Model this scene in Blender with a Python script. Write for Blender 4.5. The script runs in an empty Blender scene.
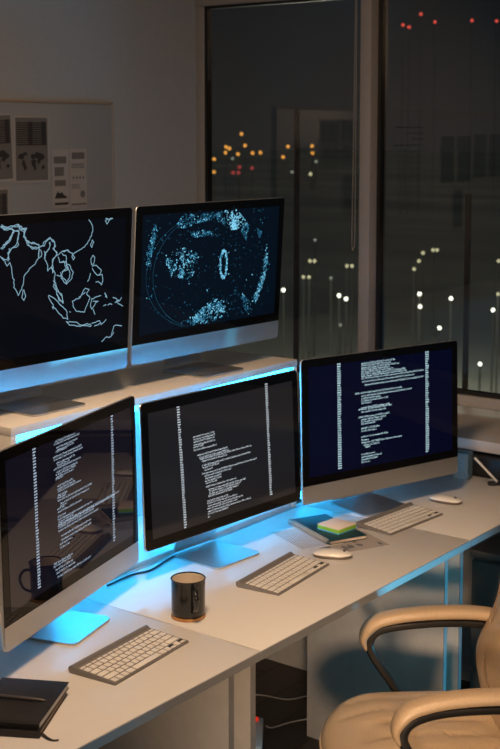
import bpy, bmesh, math, random
from mathutils import Vector, Matrix
random.seed(7)
PI = math.pi
C = bpy.context.scene.collection
DESK = 0.74           # desk top height
SHELF = DESK + 0.477  # shelf top height

KEY, FILL, BLUE, LED, LOW = 35, 8, 8, 22, 2.2
# ------------------------------------------------------------------ materials
def mat(name, color, rough=0.5, metal=0.0, spec=0.5, emit=None, estr=0.0, trans=0.0, coat=0.0, alpha=1.0):
    m = bpy.data.materials.new(name); m.use_nodes = True
    b = m.node_tree.nodes['Principled BSDF']
    b.inputs['Base Color'].default_value = (*color, 1)
    b.inputs['Roughness'].default_value = rough
    b.inputs['Metallic'].default_value = metal
    b.inputs['Specular IOR Level'].default_value = spec
    b.inputs['Transmission Weight'].default_value = trans
    b.inputs['Coat Weight'].default_value = coat
    b.inputs['Alpha'].default_value = alpha
    if emit:
        b.inputs['Emission Color'].default_value = (*emit, 1)
        b.inputs['Emission Strength'].default_value = estr
    return m
def noise_color(m, scale, c1, c2, detail=4, stretch=None, bump=0.0):
    nt = m.node_tree; b = nt.nodes['Principled BSDF']
    tc = nt.nodes.new('ShaderNodeTexCoord'); mp = nt.nodes.new('ShaderNodeMapping')
    if stretch: mp.inputs['Scale'].default_value = stretch
    n = nt.nodes.new('ShaderNodeTexNoise'); n.inputs['Scale'].default_value = scale; n.inputs['Detail'].default_value = detail
    r = nt.nodes.new('ShaderNodeValToRGB')
    r.color_ramp.elements[0].position = 0.3; r.color_ramp.elements[1].position = 0.7
    r.color_ramp.elements[0].color = (*c1, 1); r.color_ramp.elements[1].color = (*c2, 1)
    nt.links.new(tc.outputs['Object'], mp.inputs['Vector']); nt.links.new(mp.outputs['Vector'], n.inputs['Vector'])
    nt.links.new(n.outputs['Fac'], r.inputs['Fac']); nt.links.new(r.outputs['Color'], b.inputs['Base Color'])
    if bump:
        bp = nt.nodes.new('ShaderNodeBump'); bp.inputs['Strength'].default_value = bump; bp.inputs['Distance'].default_value = 0.002
        nt.links.new(n.outputs['Fac'], bp.inputs['Height']); nt.links.new(bp.outputs['Normal'], b.inputs['Normal'])
    return m
M = {}
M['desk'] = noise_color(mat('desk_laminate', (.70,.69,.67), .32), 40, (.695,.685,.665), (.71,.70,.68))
M['desk_edge'] = mat('desk_edge_band', (.22,.24,.26), .4)
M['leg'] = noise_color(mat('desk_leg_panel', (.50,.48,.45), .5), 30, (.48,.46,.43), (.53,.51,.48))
M['shelf'] = noise_color(mat('shelf_laminate', (.70,.68,.65), .38), 40, (.68,.66,.63), (.73,.71,.68))
M['wall'] = noise_color(mat('wall_paint', (.33,.335,.35), .9, spec=.2), 60, (.405,.445,.50), (.425,.465,.52), bump=.05)
M['wall_dark'] = mat('wall_room', (.30,.28,.26), .9)
M['ceiling'] = mat('ceiling_paint', (.55,.54,.52), .9)
M['sill'] = noise_color(mat('sill_laminate', (.42,.40,.38), .4), 20, (.40,.38,.36), (.44,.42,.40))
M['frame'] = noise_color(mat('window_frame_paint', (.36,.35,.35), .38, spec=.6), 50, (.35,.34,.34), (.37,.36,.36))
M['gasket'] = mat('black_gasket', (.012,.012,.012), .4)
M['alu'] = noise_color(mat('brushed_aluminium', (.66,.67,.68), .46, metal=1.0), 200, (.70,.71,.72), (.75,.76,.77))
M['alu_foot'] = mat('stand_aluminium', (.58,.59,.60), .40, metal=1.0)
M['bezel'] = mat('black_glass', (.004,.004,.005), .03, spec=.2)
M['black'] = noise_color(mat('black_plastic', (.012,.012,.013), .45), 50, (.011,.011,.012), (.014,.014,.015))
M['key'] = mat('white_keycap', (.78,.76,.72), .45)
M['keywell'] = mat('keyboard_aluminium', (.20,.19,.185), .5, metal=.2)
M['white_gloss'] = mat('white_gloss_plastic', (.78,.77,.74), .12, spec=.5)
M['mouse_mark'] = mat('grey_mark', (.05,.05,.05), .5)
M['mug'] = mat('black_enamel', (.012,.013,.015), .16, spec=.6)
M['mug_in'] = mat('cream_enamel', (.72,.64,.52), .3)
M['wood'] = noise_color(mat('coaster_wood', (.45,.22,.07), .5), 14, (.36,.16,.05), (.52,.28,.10), stretch=(1,8,1))
M['cover'] = noise_color(mat('black_leatherette', (.016,.015,.017), .5), 120, (.013,.012,.014), (.020,.019,.021), bump=.2)
M['paper'] = mat('paper_white', (.66,.65,.62), .8)
M['paper_brown'] = noise_color(mat('kraft_pages', (.34,.24,.15), .8), 90, (.30,.21,.13), (.38,.27,.17), stretch=(1,1,12))
M['ribbon'] = mat('black_ribbon', (.02,.018,.018), .6)
M['pen_metal'] = mat('dark_pen_metal', (.25,.22,.20), .3, metal=.8)
M['teal_cover'] = mat('dark_teal_cover', (.008,.045,.06), .42)
M['wire'] = mat('steel_wire', (.6,.6,.6), .3, metal=1)
M['pad_top'] = mat('peach_sticky_paper', (.82,.70,.58), .8)
M['pad_green'] = mat('green_sticky_paper', (.26,.55,.05), .8)
M['pad_blue'] = mat('blue_sticky_paper', (.10,.50,.72), .8)
M['print'] = mat('printed_sheet', (.38,.35,.33), .8)
M['ink'] = mat('dark_ink', (.035,.035,.04), .8)
M['ink_mid'] = mat('grey_ink', (.15,.15,.155), .8)
M['sheet_grey'] = mat('grey_print_ground', (.16,.16,.165), .8)
M['sheet'] = mat('wall_sheet', (.42,.42,.43), .8)
M['board'] = mat('whiteboard', (.36,.39,.43), .35, spec=.4)
M['board_trim'] = mat('board_edge', (.42,.33,.26), .5)
M['leather'] = noise_color(mat('cream_leather', (.60,.43,.26), .38, spec=.5), 180, (.45,.33,.205), (.51,.38,.245), bump=.15)
M['seam'] = mat('leather_seam', (.25,.16,.09), .7)
M['chair_black'] = mat('chair_black_frame', (.010,.010,.010), .35)
M['cabinet'] = noise_color(mat('grey_cabinet', (.16,.15,.14), .55), 30, (.15,.14,.13), (.17,.16,.15))
M['cable'] = mat('white_cable', (.45,.45,.43), .5)
M['cable_floor'] = mat('grey_floor_cable', (.22,.21,.20), .5)
M['cable_dark'] = mat('dark_cable', (.01,.05,.08), .5)
M['red'] = mat('red_switch', (.6,.02,.01), .4, emit=(1,.03,.01), estr=.5)
M['strip'] = mat('socket_block', (.55,.58,.60), .45)
M['cord'] = mat('blind_cord_grey', (.30,.29,.28), .6)
M['post'] = mat('dark_reflection_post', (.006,.006,.007), .6)
M['asphalt'] = noise_color(mat('plaza_lit_patches', (.3,.3,.3), .8), .05, (.16,.18,.17), (.36,.37,.32), stretch=(1,.35,1))  # noise paints the plaza's lit patches and light streaks into the colour
M['concrete'] = mat('balcony_concrete', (.10,.10,.10), .9)
M['lamp_pole'] = mat('lamp_pole_dark', (.05,.052,.05), .9, spec=0)
M['led'] = mat('led_strip_blue', (.5,.8,1), .5, emit=(.015,.45,1.0), estr=LED)
M['led_back_fill'] = mat('blue_fill_back', (.5,.8,1), .5, emit=(.015,.45,1.0), estr=LED*1.5)
M['led_rear'] = mat('led_strip_blue_rear', (.5,.8,1), .5, emit=(.015,.45,1.0), estr=LED*.9)
M['pencil'] = mat('pencil_wood', (.45,.33,.22), .5)

# floor: dark planks
m = mat('floor_planks', (.05,.035,.028), .5); nt = m.node_tree; b = nt.nodes['Principled BSDF']
tc = nt.nodes.new('ShaderNodeTexCoord'); br = nt.nodes.new('ShaderNodeTexBrick')
br.inputs['Scale'].default_value = 1.0; br.inputs['Brick Width'].default_value = 1.2; br.inputs['Row Height'].default_value = .14
br.inputs['Mortar Size'].default_value = .004
br.inputs['Color1'].default_value = (.055,.036,.028,1); br.inputs['Color2'].default_value = (.036,.024,.019,1); br.inputs['Mortar'].default_value = (.01,.008,.007,1)
nt.links.new(tc.outputs['Object'], br.inputs['Vector']); nt.links.new(br.outputs['Color'], b.inputs['Base Color'])
M['floor'] = m

# window pane: thin clear glass (transparent + Fresnel mirror)
m = bpy.data.materials.new('window_glass'); m.use_nodes = True; nt = m.node_tree; nt.nodes.clear()
o = nt.nodes.new('ShaderNodeOutputMaterial'); mx = nt.nodes.new('ShaderNodeMixShader'); tr = nt.nodes.new('ShaderNodeBsdfTransparent')
gl = nt.nodes.new('ShaderNodeBsdfGlossy'); fr = nt.nodes.new('ShaderNodeFresnel')
tr.inputs['Color'].default_value = (.86,.89,.89,1); gl.inputs['Roughness'].default_value = 0.015; fr.inputs['IOR'].default_value = 2.1
nt.links.new(fr.outputs[0], mx.inputs[0]); nt.links.new(tr.outputs[0], mx.inputs[1]); nt.links.new(gl.outputs[0], mx.inputs[2]); nt.links.new(mx.outputs[0], o.inputs[0])
M['glass'] = m
# acrylic holder
m = bpy.data.materials.new('clear_acrylic'); m.use_nodes = True; nt = m.node_tree; nt.nodes.clear()
o = nt.nodes.new('ShaderNodeOutputMaterial'); mx = nt.nodes.new('ShaderNodeMixShader'); tr = nt.nodes.new('ShaderNodeBsdfTransparent')
gl = nt.nodes.new('ShaderNodeBsdfPrincipled'); gl.inputs['Base Color'].default_value = (.25,.36,.42,1); gl.inputs['Roughness'].default_value = .15
mx.inputs[0].default_value = .45; tr.inputs['Color'].default_value = (.75,.88,.95,1)
nt.links.new(tr.outputs[0], mx.inputs[1]); nt.links.new(gl.outputs[0], mx.inputs[2]); nt.links.new(mx.outputs[0], o.inputs[0])
M['acrylic'] = m
def glow(name, col, s):
    m = mat(name, (.0,.0,.0), .6, emit=col, estr=s)
    m.cycles.emission_sampling = 'NONE'
    return m
# screens: dark glass that shines faintly in its own colour
def screen_mat(name, emit, s, rough=.03, spec=.15):
    m = mat(name, (.004,.004,.005), rough, spec=spec, emit=emit, estr=s); m.cycles.emission_sampling = 'NONE'; return m
M['scr_map'] = screen_mat('map_screen', (.05,.2,.6), .006)
M['scr_globe'] = screen_mat('globe_screen', (.03,.35,.9), .010)
M['scr_left'] = screen_mat('left_code_screen', (.45,.40,1.0), .008, spec=.5)
M['scr_mid'] = screen_mat('middle_code_screen', (.75,.70,.8), .014, .08, .5)
M['scr_right'] = screen_mat('right_code_screen', (.02,.10,1.0), .011)
M['line_map'] = glow('map_line_light', (.36,.62,.78), .62)
M['dot_b'] = glow('globe_bright_dots', (.25,.72,1.0), 1.0)
M['dot_m'] = glow('globe_mid_dots', (.05,.36,.62), .6)
M['dot_d'] = glow('globe_dim_dots', (.02,.17,.34), .35)
M['txt_left'] = glow('code_light_blue_white', (.55,.68,.85), .85)
M['txt_mid'] = glow('code_light_white', (.72,.78,.84), .95)
M['txt_right'] = glow('code_light_cyan_white', (.60,.86,.95), 1.05)

# ------------------------------------------------------------------ mesh helpers
class MB:
    def __init__(s): s.bm = bmesh.new()
    def box(s, x0, x1, y0, y1, z0, z1, bevel=0.0, seg=2, mx=None, mi=0):
        t = bmesh.new()
        bmesh.ops.create_cube(t, size=1)
        for v in t.verts: v.co = Vector(((x0+x1)/2 + v.co.x*(x1-x0), (y0+y1)/2 + v.co.y*(y1-y0), (z0+z1)/2 + v.co.z*(z1-z0)))
        if bevel: bmesh.ops.bevel(t, geom=list(t.edges), offset=bevel, segments=seg, affect='EDGES', profile=.5)
        for f in t.faces: f.material_index = mi
        s._add(t, mx); return s
    def _add(s, t, mx=None):
        if mx is not None: bmesh.ops.transform(t, matrix=mx, verts=t.verts)
        me = bpy.data.meshes.new('tmp'); t.to_mesh(me); t.free(); s.bm.from_mesh(me); bpy.data.meshes.remove(me)
    def loft(s, rings, cap0=True, cap1=True, closed=True, mi=0):
        bm = s.bm; R = [[bm.verts.new(p) for p in r] for r in rings]; n = len(R[0])
        for a, b in zip(R, R[1:]):
            for i in range(n if closed else n-1):
                j = (i+1) % n
                try: bm.faces.new((a[i], a[j], b[j], b[i])).material_index = mi
                except ValueError: pass
        if cap0: bm.faces.new(list(reversed(R[0]))).material_index = mi
        if cap1: bm.faces.new(R[-1]).material_index = mi
        return s
    def prism(s, poly, z0, z1, axis='z', mi=0):
        f = (lambda x, y, z: (x, y, z)) if axis == 'z' else (lambda x, y, z: (x, z, y))
        return s.loft([[f(x, y, z0) for x, y in poly], [f(x, y, z1) for x, y in poly]], mi=mi)
    def lathe(s, prof, n=48, mi=0, cap0=True, cap1=True):
        return s.loft([[(r*math.cos(2*PI*i/n), r*math.sin(2*PI*i/n), z) for i in range(n)] for r, z in prof], cap0, cap1, mi=mi)
    def sweep(s, path, w, h, n=12, power=2.0, up=Vector((0,0,1)), side=None, ws=None, hs=None, mi=0):
        """superellipse section w (sideways) by h swept along a path"""
        P = [Vector(p) for p in path]; rings = []
        for i, p in enumerate(P):
            t = (P[min(i+1, len(P)-1)] - P[max(i-1, 0)]).normalized()
            sd = Vector(side).normalized() if side is not None else t.cross(up).normalized()
            nrm = sd.cross(t).normalized()
            a, b = w/2*(ws[i] if ws else 1), h/2*(hs[i] if hs else 1)
            ring = []
            for k in range(n):
                an = 2*PI*k/n; c, q = math.cos(an), math.sin(an)
                ring.append(p + sd*a*math.copysign(abs(c)**(2/power), c) + nrm*b*math.copysign(abs(q)**(2/power), q))
            rings.append(ring)
        return s.loft(rings, mi=mi)
    def tube(s, path, r, n=8, mi=0): return s.sweep(path, 2*r, 2*r, n=n, up=Vector((.013,.021,1)), mi=mi)
    def quad(s, pts, mi=0):
        s.bm.faces.new([s.bm.verts.new(p) for p in pts]).material_index = mi; return s
    def build(s, name, m, parent=None, angle=35, mx=None, smooth=True):
        if mx is not None: bmesh.ops.transform(s.bm, matrix=mx, verts=s.bm.verts)
        bmesh.ops.recalc_face_normals(s.bm, faces=s.bm.faces)
        me = bpy.data.meshes.new(name); s.bm.to_mesh(me); s.bm.free()
        for mm in (m if isinstance(m, (list, tuple)) else [m]): me.materials.append(M[mm])
        if smooth:
            for p in me.polygons: p.use_smooth = True
            me.set_sharp_from_angle(angle=math.radians(angle))
        ob = bpy.data.objects.new(name, me); C.objects.link(ob)
        if parent is not None: ob.parent = parent
        return ob
def tag(o, label=None, cat=None, group=None, kind=None):
    if label: o['label'] = label
    if cat: o['category'] = cat
    if group: o['group'] = group
    if kind: o['kind'] = kind
    return o
def thing(name, label, cat, loc, rz=0.0, group=None):
    e = bpy.data.objects.new(name, None); C.objects.link(e); e.location = loc; e.rotation_euler = (0,0,rz); e.empty_display_size = .1
    return tag(e, label, cat, group)
def copy_tree(o, parent=None):
    c = o.copy(); C.objects.link(c)
    if parent is not None: c.parent = parent
    for ch in list(o.children): copy_tree(ch, c)
    return c
def struct(name, mb, m, parent=None):
    o = mb.build(name, m, parent); o['kind'] = 'structure'; return o
def rrect(w, h, r, n=6, cx=0, cy=0, corners=(1,1,1,1)):
    """rounded rectangle outline, counter-clockwise from the lower right; corners = LR, UR, UL, LL"""
    pts = []
    for (sx, sy, a0), k in zip(((1,-1,-PI/2), (1,1,0), (-1,1,PI/2), (-1,-1,PI)), corners):
        rr = r*k + 1e-5
        x, y = cx + sx*(w/2-rr), cy + sy*(h/2-rr)
        for i in range(n+1):
            a = a0 + PI/2*i/n; pts.append((x + rr*math.cos(a), y + rr*math.sin(a)))
    return pts
def sup(a, b, n, N=64):
    out = []
    for i in range(N):
        t = 2*PI*i/N; c, s_ = math.cos(t), math.sin(t)
        out.append((a*math.copysign(abs(c)**(2/n), c), b*math.copysign(abs(s_)**(2/n), s_)))
    return out
def bez(pts, n=24):
    """Catmull-Rom through points"""
    P = [Vector(p) for p in pts]; P = [P[0]*2-P[1]] + P + [P[-1]*2-P[-2]]; out = []
    seg = len(P)-3; per = max(2, n//seg)
    for i in range(seg):
        a, b, c, d = P[i:i+4]
        for k in range(per):
            t = k/per
            out.append(.5*((2*b) + (c-a)*t + (2*a-5*b+4*c-d)*t*t + (3*b-a-3*c+d)*t**3))
    out.append(P[-2]); return out

# measured outlines of what the screens show, in metres on each screen
DATA = {}
DATA['mp'] = [[[-0.1288,0.3413],[-0.1154,0.3299],[-0.1084,0.3172],[-0.0998,0.3252],[-0.095,0.3144],[-0.0898,0.2859],[-0.0801,0.2569],[-0.0706,0.2402],[-0.0597,0.255],[-0.0538,0.2863],[-0.0315,0.3075],[-0.0068,0.3287],[-0.0053,0.357]],[[-0.1244,0.3392],[-0.1088,0.3329],[-0.1047,0.3464],[-0.1029,0.3602]],[[-0.0551,0.2528],[-0.0591,0.2337],[-0.0521,0.2259],[-0.0464,0.236],[-0.0528,0.2526]],[[-0.1293,0.362],[-0.1077,0.3761],[-0.097,0.391],[-0.0862,0.4025],[-0.0727,0.4],[-0.0745,0.3827],[-0.083,0.3658],[-0.0983,0.3547],[-0.107,0.3501],[-0.1022,0.3323]],[[-0.1306,0.4137],[-0.1086,0.4125],[-0.091,0.4149],[-0.0732,0.4174],[-0.0707,0.4068],[-0.0525,0.4023],[-0.0543,0.3849],[-0.0471,0.3722],[-0.0446,0.365],[-0.0261,0.3567],[-0.0053,0.357],[0.0109,0.3595]],[[-0.1306,0.4171],[-0.1173,0.4088],[-0.0997,0.4102],[-0.0907,0.4028],[-0.1034,0.381],[-0.1207,0.3683]],[[-0.0777,0.4194],[-0.0639,0.4065],[-0.0481,0.4073],[-0.0568,0.3956]],[[-0.0495,0.3776],[-0.0264,0.3673],[-0.0055,0.3623]],[[-0.0078,0.3625],[-0.0068,0.3287],[0.0024,0.3333],[-0.0005,0.3496]],[[0.0109,0.3595],[0.0199,0.3714],[0.0315,0.376],[0.046,0.3661],[0.0442,0.35],[0.0542,0.3349],[0.0428,0.3213],[0.0409,0.3071],[0.0439,0.2888]],[[0.0114,0.3452],[0.0144,0.3235],[0.0218,0.3122],[0.0247,0.294],[0.0387,0.3018],[0.0486,0.2884],[0.0494,0.2666],[0.0451,0.2524],[0.0574,0.2404]],[[0.0294,0.3672],[0.0276,0.3512],[0.0162,0.3412],[0.0119,0.3273]],[[0.0446,0.267],[0.0546,0.2534],[0.0622,0.2399],[0.0747,0.2296],[0.0802,0.2089],[0.0704,0.2135],[0.0578,0.2294],[0.0549,0.2442]],[[0.0544,0.3313],[0.0732,0.3408],[0.0925,0.343],[0.102,0.3351]],[[0.0593,0.3273],[0.0646,0.3124],[0.0789,0.3149],[0.0893,0.2959],[0.0751,0.2861],[0.0708,0.2719],[0.0883,0.2558],[0.1,0.2694],[0.0993,0.2878],[0.0866,0.3034]],[[0.0561,0.2805],[0.0706,0.2774]],[[0.1626,0.4174],[0.1758,0.402],[0.178,0.3852],[0.1672,0.3637],[0.1504,0.3464],[0.121,0.3356],[0.109,0.3291],[0.1167,0.3212],[0.1119,0.3161],[0.1067,0.3238],[0.1089,0.3328],[0.089,0.3433],[0.0722,0.3409]],[[0.1773,0.3631],[0.1826,0.3572],[0.1766,0.3435],[0.1713,0.3505],[0.1773,0.3631]],[[0.0723,0.3354],[0.0872,0.3252],[0.0852,0.3126],[0.1028,0.2985],[0.1131,0.283],[0.1088,0.2686],[0.0897,0.2538],[0.0844,0.2671],[0.0744,0.2753],[0.0692,0.2866]],[[0.0683,0.3121],[0.0876,0.3143],[0.0932,0.2919],[0.074,0.2881]],[[0.2235,0.418],[0.2494,0.4166],[0.2367,0.4117],[0.2293,0.4027],[0.2227,0.4124],[0.2339,0.4156]],[[0.1815,0.3227],[0.1884,0.3159],[0.185,0.2993],[0.1774,0.2981],[0.1743,0.3132],[0.1815,0.3227]],[[0.1801,0.2941],[0.1953,0.2948],[0.2139,0.2802],[0.2067,0.2676],[0.1937,0.2725],[0.1803,0.2885]],[[0.2016,0.268],[0.2169,0.2686],[0.2203,0.2514],[0.2156,0.2405],[0.2023,0.2511],[0.1946,0.2499]],[[0.1743,0.2749],[0.164,0.2545]],[[0.2294,0.2184],[0.2378,0.2042],[0.2314,0.2087]],[[0.0473,0.2575],[0.0568,0.2398],[0.0752,0.2245],[0.0803,0.2049],[0.0666,0.2131],[0.057,0.233]],[[0.0305,0.2309],[0.044,0.2242],[0.0669,0.2049],[0.0919,0.1853],[0.0982,0.1606],[0.0817,0.1659],[0.0585,0.1889],[0.04,0.2111],[0.0288,0.229]],[[0.0929,0.1557],[0.1232,0.1509],[0.1468,0.1399],[0.1796,0.1388],[0.1826,0.1343],[0.1375,0.1389],[0.1051,0.1447],[0.0929,0.1557]],[[0.1843,0.1404],[0.2127,0.1442],[0.2178,0.1365],[0.1941,0.1323]],[[0.218,0.133],[0.2367,0.145]],[[0.112,0.2071],[0.1348,0.2117],[0.157,0.2372],[0.1712,0.2324],[0.1622,0.2228],[0.175,0.2077],[0.1592,0.1816],[0.1567,0.1735],[0.1268,0.1795],[0.1153,0.1931],[0.112,0.2071]],[[0.1347,0.2152],[0.1574,0.2268]],[[0.2146,0.2122],[0.1816,0.2071],[0.1777,0.1865],[0.1827,0.179],[0.1963,0.1951],[0.2057,0.1976],[0.1866,0.1996]],[[0.1875,0.1785],[0.1947,0.1638]],[[0.2289,0.2164],[0.2371,0.205]],[[0.2255,0.183],[0.235,0.1855]],[[0.2419,0.1834],[0.2574,0.1839]],[[0.2605,0.2027],[0.2835,0.1933],[0.269,0.1877],[0.2992,0.1753]],[[0.2787,0.1902],[0.2931,0.1995]],[[0.2228,0.0864],[0.2341,0.0942],[0.2583,0.0962],[0.2626,0.11],[0.2669,0.1237],[0.2817,0.1242],[0.2967,0.1203]],[[0.2677,0.1058],[0.2611,0.0994]],[[0.1038,0.1806],[0.1066,0.1789]],[[0.043,0.2007],[0.0468,0.1935]]]
DATA['txt'] = {"M3":[[-0.0875,0.4135,0.0039],[-0.0938,0.4077,0.025],[-0.0825,0.3984,0.0155],[-0.0793,0.3922,-0.0037],[-0.0867,0.389,-0.0349],[-0.0992,0.3786,0.0358],[-0.0961,0.3718,0.0393],[-0.0849,0.3624,0.0006],[-0.0817,0.3561,-0.0247],[-0.0975,0.3502,0.0289],[-0.0862,0.3419,0.0119],[-0.0901,0.3362,0.0052],[-0.087,0.3299,-0.0077],[-0.0908,0.326,-0.0572],[-0.0848,0.3079,-0.0116],[-0.0853,0.3013,-0.0033],[-0.0833,0.2952,0.0254],[-0.0839,0.2856,-0.0415],[-0.0867,0.2802,-0.048],[-0.0847,0.2735,0.0786],[-0.0733,0.2643,0.0648],[-0.0737,0.2582,-0.0433],[-0.0883,0.2548,-0.0557],[-0.0864,0.2469,0.0275],[-0.0871,0.2361,-0.0509],[-0.0876,0.2288,0.0757],[-0.0844,0.223,-0.0146],[-0.0885,0.2149,0.198],[-0.0856,0.2175,0.218],[-0.0861,0.2097,0.0838],[-0.0866,0.2019,0.1049],[-0.0745,0.1877,0.0681],[-0.0752,0.1779,0.0746],[-0.0822,0.17,-0.0228],[-0.0802,0.1613,-0.0367],[-0.1105,0.1309,-0.0253],[-0.1134,0.1252,-0.0324],[-0.105,0.1159,-0.0222],[-0.1018,0.1068,-0.0133],[-0.096,0.0963,0.0624]],"M4":[[-0.1326,0.274,-0.0491],[-0.1309,0.2666,-0.0463],[-0.1313,0.2595,-0.0488],[-0.1318,0.251,-0.0472],[-0.1321,0.2453,-0.0928],[-0.1315,0.2366,-0.0405],[-0.1179,0.2211,0.0072],[-0.1122,0.2128,0.0068],[-0.1073,0.2076,0.1043],[-0.1004,0.2005,0.0007],[-0.101,0.189,0.1033],[-0.0992,0.1829,-0.0326],[-0.0913,0.1748,-0.0597],[-0.1022,0.1661,0.1273],[-0.0922,0.1583,0.0149],[-0.0905,0.1507,-0.0235],[-0.0909,0.1436,-0.0239],[-0.088,0.1372,-0.0404],[-0.0886,0.1271,0.0352],[-0.0786,0.1177,0.0737],[-0.0757,0.1113,0.0566],[-0.0761,0.1048,0.0452],[-0.0796,0.099,0.0173],[-0.0855,0.0864,0.0002],[-0.0858,0.08,0.0383],[-0.0831,0.0721,0.0658],[-0.0866,0.0656,0.0376],[-0.0839,0.0577,0.0932],[-0.0842,0.0505,-0.0017],[-0.0847,0.0425,-0.0773]],"M5":[[-0.0899,0.4092,0.0479],[-0.09,0.4027,0.0314],[-0.09,0.3954,0.0643],[-0.0901,0.3889,0.0258],[-0.0902,0.3824,0.0421],[-0.0903,0.3759,0.0918],[-0.0904,0.3694,0.0973],[-0.0905,0.3621,0.1761],[-0.0874,0.352,0.1307],[-0.077,0.341,0.1702],[-0.1173,0.3172,0.0801],[-0.0911,0.3076,0.1191],[-0.0912,0.2995,-0.0132],[-0.0913,0.2921,0.0193],[-0.0914,0.2848,-0.051],[-0.0916,0.2709,0.0301],[-0.1043,0.266,0.0355],[-0.0918,0.2571,0.0081],[-0.1046,0.2415,0.0243],[-0.0921,0.2334,0.0078],[-0.0922,0.226,-0.0031],[-0.0922,0.2195,-0.0357],[-0.0924,0.2056,-0.0196],[-0.0925,0.1974,-0.0305],[-0.0927,0.1794,0.0182],[-0.0929,0.1688,-0.0631],[-0.093,0.1606,0.0731],[-0.0846,0.152,-0.0148],[-0.0772,0.1452,-0.058],[-0.0934,0.1237,-0.0367],[-0.0935,0.1155,-0.0098],[-0.0936,0.1073,-0.0261],[-0.0937,0.0991,-0.0585]]}
DATA['col'] = {"M3":[[[-0.1809,0.4178],[-0.1782,0.1]],[[0.1941,0.4153],[0.1882,0.0992]]],"M4":[[[-0.1853,0.3646],[-0.1741,0.0345]],[[0.1799,0.373],[0.1861,0.0484]]],"M5":[[[-0.1792,0.4167],[-0.1798,0.0939]],[[0.1874,0.4174],[0.1873,0.0938]]]}
DATA['clu'] = [["b",120,[[0.0354,0.4151],[0.0931,0.4172],[0.1365,0.3863],[0.1298,0.3558],[0.0681,0.3565],[0.0488,0.3861]]],["m",150,[[-0.162,0.3879],[-0.1368,0.4111],[-0.0488,0.4143],[0.0356,0.4122],[0.0526,0.3716],[-0.0195,0.3896],[-0.1014,0.38],[-0.154,0.3629]]],["m",60,[[-0.1071,0.3619],[-0.0457,0.363],[0.0254,0.3495],[0.026,0.34],[-0.0584,0.3451],[-0.1061,0.3435]]],["b",170,[[-0.2056,0.2999],[-0.1515,0.3189],[-0.0837,0.3096],[-0.0658,0.2851],[-0.0861,0.2353],[-0.1192,0.2196],[-0.1799,0.2341],[-0.1987,0.2676]]],["b",190,[[-0.0919,0.0999],[-0.0388,0.1367],[0.0094,0.1557],[0.0676,0.145],[0.0562,0.0978],[-0.0145,0.0835]]],["m",80,[[-0.1593,0.0982],[-0.0723,0.1166],[-0.0185,0.1489],[0.0968,0.147],[0.0712,0.0913],[-0.0978,0.0836]]],["b",130,[[0.2443,0.3068],[0.2571,0.2413],[0.2381,0.183],[0.2043,0.1164],[0.168,0.0904],[0.157,0.0966],[0.2084,0.1658],[0.2289,0.2435]]],["m",90,[[-0.253,0.3972],[-0.2388,0.3696],[-0.2557,0.326],[-0.2594,0.2724],[-0.2812,0.2787],[-0.2785,0.3275]]],["m",50,[[0.0948,0.1764],[0.1403,0.1623],[0.1973,0.1072],[0.1757,0.0896],[0.1274,0.1342]]],["m",50,[[0.1317,0.3914],[0.1559,0.366],[0.1473,0.318],[0.1199,0.3487]]],["d",260,[[-0.2827,0.1033],[-0.2917,0.4169],[0.2583,0.4295],[0.2686,0.0896]]],["d",60,[[0.1946,0.3541],[0.2184,0.3429],[0.2121,0.3236],[0.201,0.3292]]]]
DATA['ring'] = [[0.0604,0.2546],[0.0603,0.2468],[0.0596,0.2393],[0.0584,0.2324],[0.0568,0.2264],[0.0547,0.2216],[0.0523,0.2181],[0.0496,0.216],[0.0468,0.2155],[0.0439,0.2165],[0.0412,0.219],[0.0386,0.2229],[0.0363,0.2281],[0.0343,0.2344],[0.0329,0.2415],[0.0319,0.2491],[0.0314,0.2569],[0.0315,0.2647],[0.0322,0.2722],[0.0333,0.279],[0.035,0.285],[0.0371,0.2898],[0.0395,0.2933],[0.0421,0.2954],[0.0449,0.296],[0.0478,0.295],[0.0505,0.2925],[0.0531,0.2886],[0.0555,0.2835],[0.0574,0.2772],[0.0589,0.2702],[0.0599,0.2625],[0.0604,0.2546]]
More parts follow.
